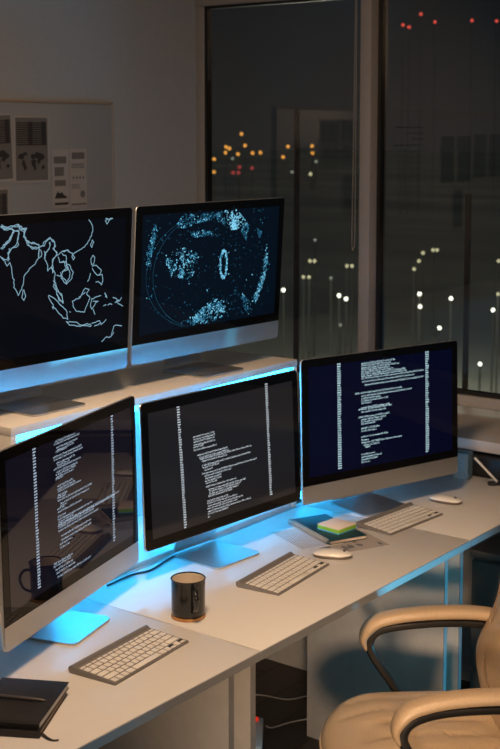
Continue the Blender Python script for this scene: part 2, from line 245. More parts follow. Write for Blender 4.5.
# directions from the room to the lights of the city
LIGHTS = [[0.7826,0.629,-0.0198,"o"],[0.7817,0.6284,-0.0298,"o"],[0.7884,0.6223,-0.0148,"o"],[0.7905,0.62,-0.0117,"o"],[0.789,0.6222,-0.0105,"o"],[0.7941,0.6145,-0.0159,"o"],[0.7971,0.6134,-0.0005,"o"],[0.798,0.6106,-0.0094,"o"],[0.801,0.6056,-0.0152,"o"],[0.8047,0.6007,-0.0148,"o"],[0.818,0.5841,-0.0102,"o"],[0.815,0.5866,-0.0182,"o"],[0.7913,0.6177,-0.0194,"w"],[0.7906,0.6167,-0.0302,"r"],[0.7931,0.6133,-0.0302,"r"],[0.794,0.6129,-0.0259,"r"],[0.7997,0.6052,-0.0267,"r"],[0.8293,0.5693,-0.0098,"o"],[0.829,0.5687,-0.0152,"o"],[0.8267,0.5688,-0.0313,"y"],[0.8301,0.5661,-0.0217,"w"],[0.8182,0.5803,-0.0298,"w"],[0.8064,0.5797,-0.1205,"W"],[0.832,0.5452,-0.1247,"W"],[0.8351,0.5407,-0.1274,"W"],[0.8207,0.5648,-0.0982,"y"],[0.8228,0.562,-0.0982,"y"],[0.8166,0.568,-0.1105,"y"],[0.8192,0.5646,-0.1105,"y"],[0.8308,0.5428,-0.1474,"w"],[0.8245,0.5628,-0.0821,"w"],[0.8377,0.5418,-0.102,"y"],[0.84,0.5387,-0.102,"y"],[0.8294,0.551,-0.1113,"w"],[0.8688,0.5003,-0.1044,"y"],[0.8717,0.4977,-0.0982,"y"],[0.8741,0.4956,-0.092,"y"],[0.879,0.4896,-0.0897,"y"],[0.8808,0.4871,-0.0897,"y"],[0.8945,0.4684,-0.0936,"y"],[0.8698,0.4957,-0.1236,"W"],[0.8692,0.4948,-0.1332,"W"],[0.8842,0.4761,-0.127,"W"],[0.8769,0.4817,-0.1497,"W"],[0.9031,0.4496,-0.1359,"W"],[0.8934,0.4549,-0.1774,"W"],[0.9065,0.4473,-0.1236,"y"],[0.9089,0.4487,-0.0982,"y"],[0.8798,0.5193,0.0833,"R"],[0.8825,0.5155,0.0817,"R"],[0.8889,0.5088,0.0917,"R"],[0.895,0.4998,0.0856,"R"],[0.9124,0.4771,0.0867,"R"],[0.9238,0.4619,0.0863,"R"]]
# ------------------------------------------------------------------ the room
XW, YB, XL, YF, HC = 4.5, 3.71, -1.6, -3.6, 2.9
struct('floor', MB().box(XL, XW+.2, YF, YB+.15, -.12, 0), 'floor')
struct('ceiling', MB().box(XL, XW+.2, YF, YB+.15, HC, HC+.1), 'ceiling')
struct('wall_back', MB().box(XL-.1, XW+.01, YB, YB+.12, 0, HC), 'wall')
struct('wall_left', MB().box(XL-.1, XL, YF, YB, 0, HC), 'wall_dark')
struct('wall_front', MB().box(XL-.1, XW+.2, YF-.1, YF, 0, HC), 'wall_dark')
SILL, ZT = .865, 2.484        # sill top, top of the glass
struct('wall_right', MB().box(XW, XW+.18, YF, YB, 0, SILL).box(XW, XW+.18, YF, YB, ZT+.05, HC)
       .box(XW, XW+.18, YF, -.3, SILL, ZT+.05), 'wall')
struct('trim_1', MB().box(4.0, XW, -.3, YB-.001, SILL-.04, SILL, .003), 'sill')
# window
fr = MB()
fr.box(XW-.012, XW+.022, 3.66, YB-.001, SILL+.001, ZT+.05, .003)
fr.box(XW-.02, XW+.06, -.3, YB-.001, ZT, ZT+.05, .003)
fr.box(XW-.03, XW+.06, -.3, YB-.001, SILL+.001, SILL+.044, .003)
fr.box(XW-.066, XW+.06, 2.763, 2.813, SILL+.001, ZT+.02, .003)
fr.box(XW-.06, XW+.06, -.3, -.22, SILL+.001, ZT+.05, .003)
win = struct('window_1', fr, 'frame')
gk = MB()
for y0, y1 in ((2.813, 3.66), (-.22, 2.763)):
    for a, b, c, d in ((y0, y0+.016, SILL+.044, ZT), (y1-.016, y1, SILL+.044, ZT), (y0, y1, SILL+.044, SILL+.06), (y0, y1, ZT-.012, ZT)):
        gk.box(XW-.012, XW+.02, a+.0005, b-.0005, c+.0005, d-.0005)
struct('gasket', gk, 'gasket', win)
for y0, y1 in ((2.815, 3.658), (-.218, 2.761)):
    pn = struct('pane', MB().quad([(XW+.004, y0, SILL+.05), (XW+.004, y1, SILL+.05), (XW+.004, y1, ZT-.004), (XW+.004, y0, ZT-.004)]), 'glass', win)
    if pn.data.polygons[0].normal.x > 0: pn.data.flip_normals()     # the pane's front looks into the room
# looped blind cord in front of the left pane
cd = MB().tube(bez([(4.42,2.822,2.47), (4.42,2.822,1.9), (4.42,2.822,1.52), (4.42,2.8285,1.468), (4.42,2.836,1.50), (4.42,2.832,1.9), (4.42,2.828,2.47)], 40), .0018, 6)
tag(cd.build('blind_cord', 'cord'), 'thin grey looped blind cord hanging beside the window mullion', 'cord')

# ------------------------------------------------------------------ desks
def desk(label, x0, x1, legs):
    t = thing('office_desk', label, 'desk', ((x0+x1)/2, 2.02, 0), 0, 'white desks in the front row')
    hw = (x1-x0)/2 - .0016
    MB().box(-hw, hw, -.3, .3, DESK-.024, DESK, .0025).build('tabletop', 'desk', t)
    MB().box(-hw, hw, -.3025, -.3, DESK-.022, DESK-.002).build('edge_band', 'desk_edge', t)
    for lx in legs:
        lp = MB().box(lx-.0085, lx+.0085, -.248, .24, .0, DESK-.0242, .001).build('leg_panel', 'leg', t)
        MB().box(lx-.0085, lx+.0085, -.2505, -.248, .0, DESK-.026).build('edge_band', 'desk_edge', lp)
    MB().box(min(legs)+.0095, max(legs)-.0095, .215, .23, DESK-.09, DESK-.0242).build('rear_rail', 'leg', t)
    return t
desk('white desk at the left under the notebooks and nearest keyboard', 1.27, 2.3055, (-.48, .473))
desk('white middle desk holding the black mug', 2.3055, 3.337, (-.477, .466))
desk('white desk at the right end below the window sill', 3.337, 3.99, (-.282, .312))
t = thing('rear_desk', 'white desk behind the row carrying the tall monitor shelf', 'desk', (2.88, 2.63, 0))
MB().box(-.83, .83, -.305, .305, DESK-.024, DESK, .0025).build('tabletop', 'desk', t)
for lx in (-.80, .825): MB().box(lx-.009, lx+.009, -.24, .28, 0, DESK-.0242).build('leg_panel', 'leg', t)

# monitor shelf: an open box with a blue light strip under its front edge
t = thing('monitor_shelf', 'long white shelf box lit blue inside with two computers on top', 'shelf', (2.7045, 2.324, DESK))
SX0, SX1 = 2.102-2.7045, 3.309-2.7045; SH = .477
MB().box(SX0, SX1, 0, .32, SH-.022, SH, .0015).build('top_panel', 'shelf', t)
for a, b in ((SX0, SX0+.018), (SX1-.018, SX1)): MB().box(a, b, .0005, .318, .0, SH-.0222, .001).build('side_panel', 'shelf', t)
MB().box(SX0+.0185, SX1-.0185, .30, .316, .0, SH-.0222).build('back_panel', 'shelf', t)
MB().box(SX0+.0185, SX1-.0185, .006, .2995, .0005, .0145, .001).build('bottom_panel', 'shelf', t)
ls = MB()
n = 12; w = (SX1-SX0-.05)/n
for i in range(n): ls.box(SX0+.025+i*w+.003, SX0+.025+(i+1)*w-.003, .012, .024, SH-.040, SH-.0225)
o = ls.build('led_strip', 'led', t); o['label'] = 'glowing blue led strip'
ls = MB().box(SX0+.03, SX1-.03, .285, .2985, .355, .367)  # unseen glowing strip, added so the blue reaches further across the desk
ls.build('led_strip', 'led_back_fill', t)['label'] = 'added blue fill strip on the back panel'

t = thing('led_strip', 'blue led strip on the rear desk edge behind the right computer', 'light strip', (3.50, 2.34, DESK))
MB().box(-.17, .19, .0, .03, .0005, .012).build('channel', 'black', t)
MB().box(-.165, .185, -.001, .028, .0122, .020).build('light', 'led_rear', t)
# long black panel at the desk end under the sill
t = thing('black_panel', 'long black panel along the desk end under the window sill', 'panel', (4.035, 1.75, 0))
MB().box(-.035, .035, -.42, .385, DESK-.02, DESK+.073, .012, 3).build('panel_body', 'black', t)
MB().box(-.03, .03, -.40, -.37, 0, DESK-.0205).build('leg', 'black', t); MB().box(-.03, .03, .34, .37, 0, DESK-.0205).build('leg', 'black', t)
# pedestal cabinet under the right desk
t = thing('drawer_pedestal', 'dark grey drawer pedestal under the right desk', 'cabinet', (3.785, 1.55, 0))
MB().box(-.165, .165, -.30, .30, .03, .595, .003).build('body', 'cabinet', t)
MB().box(-.185, .17, -.31, .305, .5955, .615, .002).build('cover_panel', 'cabinet', t)
for z0, z1 in ((.05,.215), (.23,.395), (.41,.58)):
    d = MB().box(-.181, -.1655, -.29, .30, z0, z1, .002).build('drawer', 'cabinet', t)
    MB().box(-.191, -.1815, -.06, .06, z1-.03, z1-.018, .003).build('handle', 'alu', d)
for cx in (-.13,.13):
    for cy in (-.26,.26): MB().box(cx-.02, cx+.02, cy-.02, cy+.02, 0, .0295, .004).build('foot', 'black', t)

# ------------------------------------------------------------------ computers
HW, HH, CH = .65, .4434, .0562
def tilt_mx(zb, tilt): return Matrix.Translation((0,0,zb)) @ Matrix.Rotation(-tilt, 4, 'X')
def glyph_rows(mb, rows, y, ch=.0058, cw=.0030):
    for u0, v, u1 in rows:
        u = u0
        while u < u1 - cw*.5:
            for k in range(random.randint(2, 8)):
                if u > u1: break
                hgt = ch*random.choice((.5,.55,.6,.85,.9)); z0 = v - ch*.45; wd = cw*random.uniform(.5,.8); th = ch*.24
                if random.random() < .5:      # stem and bar
                    mb.quad([(u,y,z0),(u+wd*.42,y,z0),(u+wd*.42,y,z0+hgt),(u,y,z0+hgt)])
                    mb.quad([(u+wd*.42,y,z0+hgt-th),(u+wd,y,z0+hgt-th),(u+wd,y,z0+hgt),(u+wd*.42,y,z0+hgt)])
                else:                          # two bars
                    mb.quad([(u,y,z0),(u+wd,y,z0),(u+wd,y,z0+th),(u,y,z0+th)])
                    mb.quad([(u,y,z0+hgt-th),(u+wd,y,z0+hgt-th),(u+wd,y,z0+hgt),(u,y,z0+hgt)])
                u += cw
            u += cw*.8
def number_column(mb, a, b, y, w, step):
    (ua, va), (ub, vb) = a, b; n = int((va-vb)/step)
    for i in range(n+1):
        f = i/max(1,n); u = ua+(ub-ua)*f; v = va+(vb-va)*f; nd = random.choice((3,4,4,4)); cw = w/4
        for k in range(nd):
            x = u-w/2+k*cw; wd = cw*random.uniform(.55,.8); h = step*random.uniform(.45,.58)
            mb.quad([(x,y,v-h/2),(x+wd,y,v-h/2),(x+wd,y,v+h/2),(x,y,v+h/2)])
def ribbon(mb, pts, y, w):
    P = [Vector((p[0], p[1])) for p in pts]
    for a, b in zip(P, P[1:]):
        d = b-a
        if d.length < 1e-6: continue
        d.normalize(); n = Vector((-d.y, d.x))*w/2; a2, b2 = a-d*w*.3, b+d*w*.3
        mb.quad([(q.x, y, q.y) for q in (a2-n, b2-n, b2+n, a2+n)])
def computer(name, label, cat, x, y, surf, zb, rot, tilt, scr, hh=HH, chin=True, su=0.0, content=None, sy=0.0):
    t = thing(name, label, cat, (x, y, surf), rot, 'screens on the desks')
    mx = tilt_mx(zb, tilt); ch = CH if chin else .0
    # shell: thin rim swelling to a curved back
    rings = []
    for dy, ins, r in ((.0,.0012,.012), (.0015,.0,.013), (.0055,.0,.013), (.009,.004,.013), (.016,.025,.03), (.028,.075,.06), (.040,.13,.07), (.046,.18,.06)):
        rings.append([(px, dy, pz) for px, pz in rrect(HW-2*ins, hh-2*ins, r, 6, 0, hh/2)])
    MB().loft(rings).build('case', 'alu', t, mx=mx)
    if chin:
        MB().prism(rrect(HW-.002, ch-.001, .011, 6, 0, ch/2+.0002, (1,0,0,1)), -.0012, -.0001, 'y').build('chin', 'alu', t, mx=mx)
        MB().prism(rrect(HW-.002, hh-ch-.001, .011, 6, 0, (hh+ch)/2-.0004, (0,1,1,0)), -.0015, -.0001, 'y').build('bezel', 'bezel', t, mx=mx)
        sw, sh, sc = .597, .336, ch+(hh-ch)/2
    else:
        MB().prism(rrect(HW-.004, hh-.004, .011, 6, 0, hh/2), -.0015, -.0001, 'y').build('bezel', 'bezel', t, mx=mx)
        sw, sh, sc = .597, .336, hh/2
    s = MB().box(-sw/2, sw/2, -.0021, -.0016, sc-sh/2, sc+sh/2).build('screen', scr, t, mx=mx)
    if content: content(s, mx)
    # stand: curved neck rising from a flat foot
    MB().prism(rrect(.188, .180, .018, 6, su, .055+sy), .0005, .0055).build('foot', 'alu_foot', t)
    b = .050
    path = bez([(su, .137+sy, .0115), (su, .1385+sy, .022), (su, .130+sy, .05), (su, .108+sy*.5, .12), (su*.5, .078, .20), (su*.3, b+.012, .26)], 30)
    MB().sweep(path, .17, .010, n=20, power=5, side=(1,0,0)).build('neck', 'alu', t)
    return t
YC = -.0028
def coast(pl, amp=.0022):
    out = [Vector(pl[0])]
    for a, b in zip(pl, pl[1:]):
        a, b = Vector(a), Vector(b); n = max(1, int((b-a).length/.006))
        for k in range(1, n+1):
            p = a.lerp(b, k/n)
            if k < n: p += Vector((random.gauss(0,amp*.6), random.gauss(0,amp*.6)))
            out.append(p)
    return out
def c_map(s, mx):
    mb = MB()
    u0, v0 = DATA['mp'][0][0]
    for pl in ([(0,0),(-.03,.012),(-.055,.004),(-.062,.02),(-.05,.035),(-.066,.03),(-.08,-.03),(-.11,-.062),(-.118,-.05),(-.10,.0),(-.115,.045)],
               [(-.12,.05),(-.13,-.03),(-.12,-.075),(-.09,-.07),(-.115,-.13)]):
        ribbon(mb, coast([(u0+p, v0+q) for p, q in pl if u0+p > -.29]), YC, .0022)
    for pl in DATA['mp']: ribbon(mb, coast(pl), YC, .0022)
    for i_ in (3, 4, 5, 6, 7, 9, 11): ribbon(mb, coast([(a+random.uniform(-.004,.004), b+random.uniform(-.004,.004)) for a, b in DATA['mp'][i_]], .004), YC, .0020)
    mb.build('map_outline', 'line_map', s, mx=mx, smooth=False)['label'] = 'pale blue coastline drawing'
def inside(p, poly):
    r = False; n = len(poly)
    for i in range(n):
        (x1, y1), (x2, y2) = poly[i], poly[i-1]
        if (y1 > p[1]) != (y2 > p[1]) and p[0] < (x2-x1)*(p[1]-y1)/(y2-y1+1e-12)+x1: r = not r
    return r
def c_globe(s, mx):
    mbs = MB(); idx = {'b':0,'m':1,'d':2}
    def dot(u, v, r, mi): mbs.quad([(u-r,YC,v),(u,YC,v-r),(u+r,YC,v),(u,YC,v+r)], mi)
    for ci, (k, n, poly) in enumerate(DATA['clu']):
        xs = [q[0] for q in poly]; ys = [q[1] for q in poly]; c = 0
        rnd = lambda: (random.uniform(min(xs), max(xs)), random.uniform(min(ys), max(ys)))
        cl = [p for p in (rnd() for _ in range(n)) if inside(p, poly)][:max(5, n//9)]
        for _ in range(n*40):
            if k == 'd' or random.random() < .3: p_ = rnd()
            else:
                q = random.choice(cl); p_ = (q[0]+random.gauss(0,.006), q[1]+random.gauss(0,.006))
            if inside(p_, poly):
                q = random.random(); mi = idx[k]
                if k == 'b' and ci > 0: mi = 0 if q < .38 else (1 if q < .8 else 2)
                if k == 'm': mi = 0 if q < .10 else (1 if q < .5 else 2)
                if k == 'd': mi = 0 if q < .03 else (1 if q < .12 else 2)
                dot(*p_, random.choice((.0010,.0014,.0018,.0025)), mi); c += 1
                if c >= n*(2.6 if k != 'd' else 1.6): break
    ring = DATA['ring']
    for i in range(260):
        a, b = ring[i % 32], ring[(i+1) % 32]; f = random.random(); e = random.gauss(0,.0022)
        dot(a[0]+(b[0]-a[0])*f+e, a[1]+(b[1]-a[1])*f+random.gauss(0,.002), random.choice((.0014,.002,.0026)), 0 if random.random() < .6 else 1)
    cx, cy = -.0174, .2437
    for R, w in ((.235,.0010), (.262,.0008)):
        arc = [(cx+R*math.cos(a), cy+min(R,.17)*1.0*math.sin(a)) for a in [PI*.62+i*PI*.75/40 for i in range(41)]]
        ribbon_mb = MB(); 
        P = arc
        for a, b in zip(P, P[1:]):
            d = Vector((b[0]-a[0], b[1]-a[1])).normalized(); nn = Vector((-d.y, d.x))*w/2
            if abs(a[0]) < .297 and abs(b[0]) < .297:
                mbs.quad([(a[0]-nn.x,YC,a[1]-nn.y),(b[0]-nn.x,YC,b[1]-nn.y),(b[0]+nn.x,YC,b[1]+nn.y),(a[0]+nn.x,YC,a[1]+nn.y)], 2)
        ribbon_mb.bm.free()
    mbs.build('globe_dots', ('dot_b','dot_m','dot_d'), s, mx=mx, smooth=False)['label'] = 'globe drawn in cyan dots'
def c_code(key, m, cwid, step, rowh, cw):
    def f(s, mx):
        mb = MB(); glyph_rows(mb, DATA['txt'][key], YC, rowh, cw)
        mb.build('code_text', m, s, mx=mx, smooth=False)
        for a, b in DATA['col'][key]:
            mb = MB(); number_column(mb, a, b, YC, cwid, step); mb.build('line_numbers', m, s, mx=mx, smooth=False)
    return f
R = math.radians
computer('desktop_computer', 'desktop computer on the shelf showing a pale coastline map', 'computer', 2.2616, 2.4002, SHELF, .0715, R(-2.07), R(-3.48), 'scr_map', content=c_map, su=.05)
computer('desktop_computer', 'desktop computer on the shelf showing a cyan dotted globe', 'computer', 2.9369, 2.3823, SHELF, .0715, R(-2.66), R(-3.45), 'scr_globe', content=c_globe, su=.035)
computer('desktop_computer', 'nearest silver computer at the left showing code behind the mug', 'computer', 2.1319, 2.1336, DESK, .0715, R(15.87), R(1.09), 'scr_left', content=c_code('M3','txt_left',.0130,.0068,.0052,.0027), su=.012)
computer('monitor', 'black framed middle screen with code and no silver chin', 'monitor', 2.7770, 2.1842, DESK, .491-.3951, R(-3.71), R(2.54), 'scr_mid', hh=.3951, chin=False, content=c_code('M4','txt_mid',.0115,.0068,.0054,.0028), su=-.005, sy=-.012)
computer('desktop_computer', 'silver computer at the right with code on a navy screen', 'computer', 3.4347, 2.0766, DESK, .0715, R(-17.12), R(1.64), 'scr_right', content=c_code('M5','txt_right',.0150,.0072,.0060,.0031), su=.0, sy=.014)

# ------------------------------------------------------------------ keyboards
def keyboard_proto():
    t = thing('keyboard', '', 'keyboard', (0,0,0), 0, 'slim aluminium keyboards')
    prof = [(-.065,.0), (-.065,.0045), (.052,.0135), (.062,.0160), (.066,.0115), (.064,.004), (.058,.0)]
    MB().loft([[(x, y, z+.0006) for y, z in prof] for x in (-.14, .14)]).build('case', 'keywell', t)
    k = 0; pitch = .0186; top = lambda y: .0045+.0006 + (y+.065)*(.009/.117)
    proto = {}
    def key(x0, x1, y0, y1):
        w, h = round(x1-x0,5), round(y1-y0,5)
        if (w, h) not in proto:
            o = MB().box(-w/2, w/2, -h/2, h/2, .0002, .0022, .0007, 2).build('key', 'key', t); proto[(w,h)] = o
        else:
            o = proto[(w,h)].copy(); C.objects.link(o)
        yc = (y0+y1)/2; o.location = ((x0+x1)/2, yc, top(yc)); o.rotation_euler = (math.atan(.009/.117),0,0)
    g = .0018; X0, X1 = -.1365, .1365
    rows = [(-.0625,-.0440,[1,1,1,1.25,5.3,1.25,1,1,1,1]), (-.0440,-.0255,[2.25]+[1]*10+[2.25]), (-.0255,-.0070,[1.75]+[1]*11+[1.75]),
            (-.0070,.0115,[1.5]+[1]*12+[1.0]), (.0115,.0300,[1]*13+[1.5]), (.0300,.0400,[1]*14)]
    for y0, y1, ws in rows:
        tot = sum(ws); x = X0
        for j, w in enumerate(ws):
            d = w/tot*(X1-X0)
            if len(ws) == 10 and j in (7, 9):      # half-height side arrows under an open corner
                key(x+g, x+d-g, y0+g, (y0+y1)/2-.0004)
                MB().box(x+g*.6, x+d-g*.6, (y0+y1)/2+.0002, y1-g*.6, top(y1)-.0012, top(y1)+.0001).build('arrow_gap_shade', 'black', t)  # black block stands in for the shade in the open corner
            else: key(x+g, x+d-g, y0+g, y1-g)
            x += d
    MB().sweep([(-.1402,.0565,.0095), (.1402,.0565,.0095)], .018, .018, n=16, power=2).build('battery_tube', 'keywell', t)
    return t
kb = keyboard_proto()
KB = [((2.0955,1.9335,DESK), 5.5, 'silver keyboard with white keys on the left desk beside the black notebooks'),
      ((2.750,1.9735,DESK), 6.0, 'silver keyboard right of the mug on the middle desk'),
      ((3.372,1.979,DESK), -4.5, 'silver keyboard under the navy code screen beside the sticky notes')]
for i, (loc, a, lab) in enumerate(KB):
    o = kb if i == 0 else copy_tree(kb)
    o.location = loc; o.rotation_euler = (0,0,R(a)); o['label'] = lab

# ------------------------------------------------------------------ mice
def mouse_proto():
    t = thing('mouse', '', 'mouse', (0,0,0), 0, 'white computer mice')
    N = 40; rings = []
    for f, z in ((.90,.001),(.97,.004),(1.0,.0075),(.985,.0095)):
        rings.append([(x*f, y*f, z) for x, y in sup(.0285,.0565,2.6,N)])
    MB().loft(rings).build('base', 'pen_metal', t)
    rings = []
    for k in range(10):
        f = math.cos(k/9*PI/2*.97); hgt = math.sin(k/9*PI/2)
        rings.append([(x*.985*f, y*.985*f, .0097+.0115*hgt*(1-.25*(y*f/.0565)**2)) for x, y in sup(.0285,.0565,2.6,N)])
    MB().loft(rings).build('shell', 'white_gloss', t)
    MB().lathe([(.0045,.0178),(.0045,.0203),(.003,.0206)], 16).build('mark', 'mouse_mark', t, mx=Matrix.Translation((0,-.033,0)))
    return t
ms = mouse_proto()
for i, (loc, a, lab) in enumerate([((2.963,1.957,DESK), 28, 'white mouse beside the middle keyboard and printed sheet'),
                                   ((3.640,1.967,DESK), 6, 'white mouse at the right in front of the pen holder')]):
    o = ms if i == 0 else copy_tree(ms)
    o.location = loc; o.rotation_euler = (0,0,R(a)); o['label'] = lab

# ------------------------------------------------------------------ mug on its coaster
MX, MY = 2.369, 1.990
o = MB().lathe([(.038,.0),(.0425,.001),(.0425,.0055),(.041,.0065)], 48).build('coaster', 'wood'); o.location = (MX, MY, DESK+.0003)
tag(o, 'round brown wooden coaster under the black mug', 'coaster')
MUGS = 1.08
t = thing('mug', 'black enamel mug with cream inside on a wooden coaster', 'mug', (MX, MY, DESK+.0071), math.atan2(-.84,-.54)); t.scale = (MUGS,)*3
MB().lathe([(.001,.0),(.034,.0),(.0375,.004),(.0385,.012),(.0390,.078),(.0392,.082)], 56, cap1=False).build('body', 'mug', t)
MB().loft([[(r*math.cos(2*PI*i/56), r*math.sin(2*PI*i/56), z) for i in range(56)] for r, z in ((.0392,.0820),(.0402,.0838),(.0402,.0850),(.0390,.0860),(.0376,.0850),(.0374,.083))], False, False).build('rim', 'mug', t)
MB().lathe([(.0374,.0830),(.0366,.07),(.0360,.012),(.033,.0055),(.001,.005)], 56, cap0=False).build('lining', 'mug_in', t)
MB().sweep(bez([(.0375,0,.070),(.052,0,.072),(.063,0,.062),(.064,0,.046),(.056,0,.028),(.040,0,.018),(.0365,0,.017)], 36), .011, .006, n=12, side=(0,1,0)).build('handle', 'mug', t)

# ------------------------------------------------------------------ notebooks at the left with a pen
a_ = math.atan2(-.469, -.883)      # direction of the long side
NX, NY = 1.748, 1.922
t = thing('notebook', 'lower black notebook with brown page edges and ribbon under the spiral one', 'notebook', (NX-.004, NY-.004, DESK), a_+R(1.5))
MB().box(-.102,.102,-.072,.072,.0005,.002,.0006).build('cover', 'cover', t)
MB().box(-.099,.094,-.070,.070,.0021,.0125).build('pages', 'paper_brown', t)
MB().box(.0945,.1015,-.071,.071,.0021,.0125).build('spine', 'cover', t)
MB().box(-.102,.102,-.072,.072,.0126,.0141,.0006).build('cover', 'cover', t)
rb = MB().sweep(bez([(.088,.0705,.006),(.090,.076,.005),(.098,.085,.0035),(.106,.100,.0018),(.103,.112,.0014)], 24), .006, .0009, n=8, power=4).build('bookmark_ribbon', 'ribbon', t)
t = thing('notebook', 'upper black notebook with spiral front edge and pen lying on it', 'notebook', (NX, NY, DESK+.0144), a_)
MB().box(-.100,.100,-.074,.074,.0,.0014,.0006).build('cover', 'cover', t)
MB().box(-.096,.090,-.072,.0725,.0015,.0125).build('pages', 'paper', t)
MB().box(.0905,.0955,-.0715,.072,.0015,.0125).build('spine', 'cover', t)
MB().box(-.100,.102,-.074,.074,.0126,.0142,.0006).build('cover', 'cover', t)
sp = MB()
for i in range(26):
    y = -.068+i*.0054
    sp.tube([(.097+.007*math.cos(q), y+.0008*q, .0072+.0085*math.sin(q)) for q in [k*2*PI/12 for k in range(13)]], .0009, 6)
sp.build('spiral_binding', 'black', t)
p0, p1 = Vector((1.700,2.020)), Vector((1.777,1.856)); d = (p1-p0)
pen = thing('pen', 'slim dark metal pen on the black spiral notebook', 'pen', ((p0.x+p1.x)/2, (p0.y+p1.y)/2, DESK+.0333), math.atan2(d.y, d.x))
L = .075
MB().lathe([(.0022,-L),(.0036,-L+.004),(.0038,L-.03),(.0030,L-.012),(.0006,L)], 16).build('barrel', 'pen_metal', pen, mx=Matrix.Rotation(PI/2,4,'Y'))
MB().box(-L+.002,-L+.04,-.001,.001,.0036,.0052,.0004).build('clip', 'wire', pen)

# ------------------------------------------------------------------ loose sheets, spiral notebook and sticky notes
def sheet(name, label, cx, cy, ang, z, w, h, mt='print'):
    t = thing(name, label, 'paper', (cx, cy, DESK+z), ang)
    MB().box(-w/2,w/2,-h/2,h/2,.0,.0006).build('sheet', mt, t); return t
t = sheet('printed_sheet', 'printed sheet with dark picture under the sticky notes and mouse', 3.105, 2.015, R(64), .0004, .20, .20)
mp_ = MB()
for k in range(26):
    x, y = random.uniform(-.085,.085), random.uniform(-.085,.085); r1, r2 = random.uniform(.006,.02), random.uniform(.005,.014)
    mp_.prism([(x+r1*random.uniform(.6,1.1)*math.cos(q), y+r2*random.uniform(.6,1.1)*math.sin(q)) for q in [j*2*PI/9 for j in range(9)]], .00065+k*.000006, .0008+k*.000006)
mp_.build('printed_picture', 'ink_mid', t, smooth=False)
t = sheet('printed_sheet', 'ruled printed sheet sticking out left of the spiral notebook', 3.055, 2.115, R(66), .0013, .20, .14, 'paper')
ln = MB()
for k in range(16): ln.box(-.09,.09,-.062+k*.008,-.059+k*.008,.00065,.0008)
ln.build('printed_lines', 'ink_mid', t, smooth=False)
A_ = math.atan2(.237-.011, .108); SNX, SNY = 3.150, 2.098
ang = math.atan2(2.237-2.011, 3.139-3.031)
t = thing('notebook', 'dark teal spiral notebook under the sticky note pad', 'notebook', (SNX, SNY, DESK+.0024), ang)
MB().box(-.120,.120,-.064,.066,.0,.0013,.0005).build('cover', 'teal_cover', t)
MB().box(-.117,.117,-.062,.060,.0014,.0095).build('pages', 'pad_top', t)
MB().box(-.120,.120,-.064,.066,.0096,.011,.0005).build('cover', 'teal_cover', t)
sp = MB()
for i in range(28):
    x = -.112+i*.0083
    sp.tube([(x+.0006*q, .0665+.0065*math.cos(q), .0062+.0078*math.sin(q)) for q in [k*2*PI/12 for k in range(13)]], .0014, 6)
sp.build('spiral_binding', 'cable', t)
t = thing('sticky_notes', 'square sticky note pad with green and blue layers on teal notebook', 'sticky notes', (3.150, 2.066, DESK+.0136), R(-6))
h0 = 0
for nm, mt, z0, z1 in (('blue_layer','pad_blue',.0,.003), ('green_layer','pad_green',.0031,.0135), ('top_layer','pad_top',.0136,.0172)):
    MB().box(-.041,.041,-.041,.041,z0,z1,.0004).build(nm, mt, t)

# ------------------------------------------------------------------ pen holder and stylus at the right end
t = thing('pen_holder', 'clear square pen holder beside the right computer', 'pen holder', (3.945, 2.066, DESK+.0003), R(10))
w = .026
hb = MB().box(-w,w,-w,w,.0,.003)
for a, b, c, d in ((-w,w,-w,-w+.002), (-w,w,w-.002,w), (-w,-w+.002,-w+.0021,w-.0021), (w-.002,w,-w+.0021,w-.0021)): hb.box(a,b,c,d,.0031,.088)
hb.build('holder_body', 'acrylic', t)
MB().box(-w-.001,w+.001,-w-.001,-w+.001,.078,.090).box(-w-.001,w+.001,w-.001,w+.001,.078,.090).box(-w-.001,-w+.001,-w+.0011,w-.0011,.078,.090).box(w-.001,w+.001,-w+.0011,w-.0011,.078,.090).build('holder_rim', 'acrylic', t)
def stick(name, label, cat, p0, p1, r, m, tip=None):
    p0, p1 = Vector(p0), Vector(p1); d = p1-p0; q = d.to_track_quat('Z','Y')
    e = thing(name, label, cat, p0); e.rotation_euler = q.to_euler(); L = d.length
    MB().lathe([(r,.0),(r,L*.86),(r*.95,L*.87)], 10).build('barrel', m, e)
    MB().lathe([(r*.95,L*.87),(r*.25,L)], 10).build('tip', tip or 'black', e)
    return e
stick('pencil', 'pale pencil leaning left inside the clear pen holder', 'pencil', (3.930,2.058,DESK+.0045), (3.957,2.083,DESK+.072), .0032, 'pencil')
stick('pencil', 'pale pencil leaning right inside the clear pen holder', 'pencil', (3.949,2.050,DESK+.0045), (3.9245,2.070,DESK+.060), .0032, 'cable')
t = thing('stylus_stand', 'pale stylus leaning in a small dark stand by the black panel', 'stylus', (3.930, 1.930, DESK), R(-40))
MB().prism(rrect(.062,.030,.012,6), .0003, .009).build('base', 'black', t)
MB().lathe([(.0055,.0),(.005,.004)], 16).build('socket', 'wire', t, mx=Matrix.Translation((0,0,.0091)))
dv = Vector((3.846,1.970,.105)) - Vector((3.930,1.930,.014)); dv = Matrix.Rotation(R(40),3,'Z') @ dv
MB().sweep([Vector((0,0,.012))+dv*k/10 for k in range(11)], .0085, .0085, n=12).build('stylus', 'white_gloss', t)

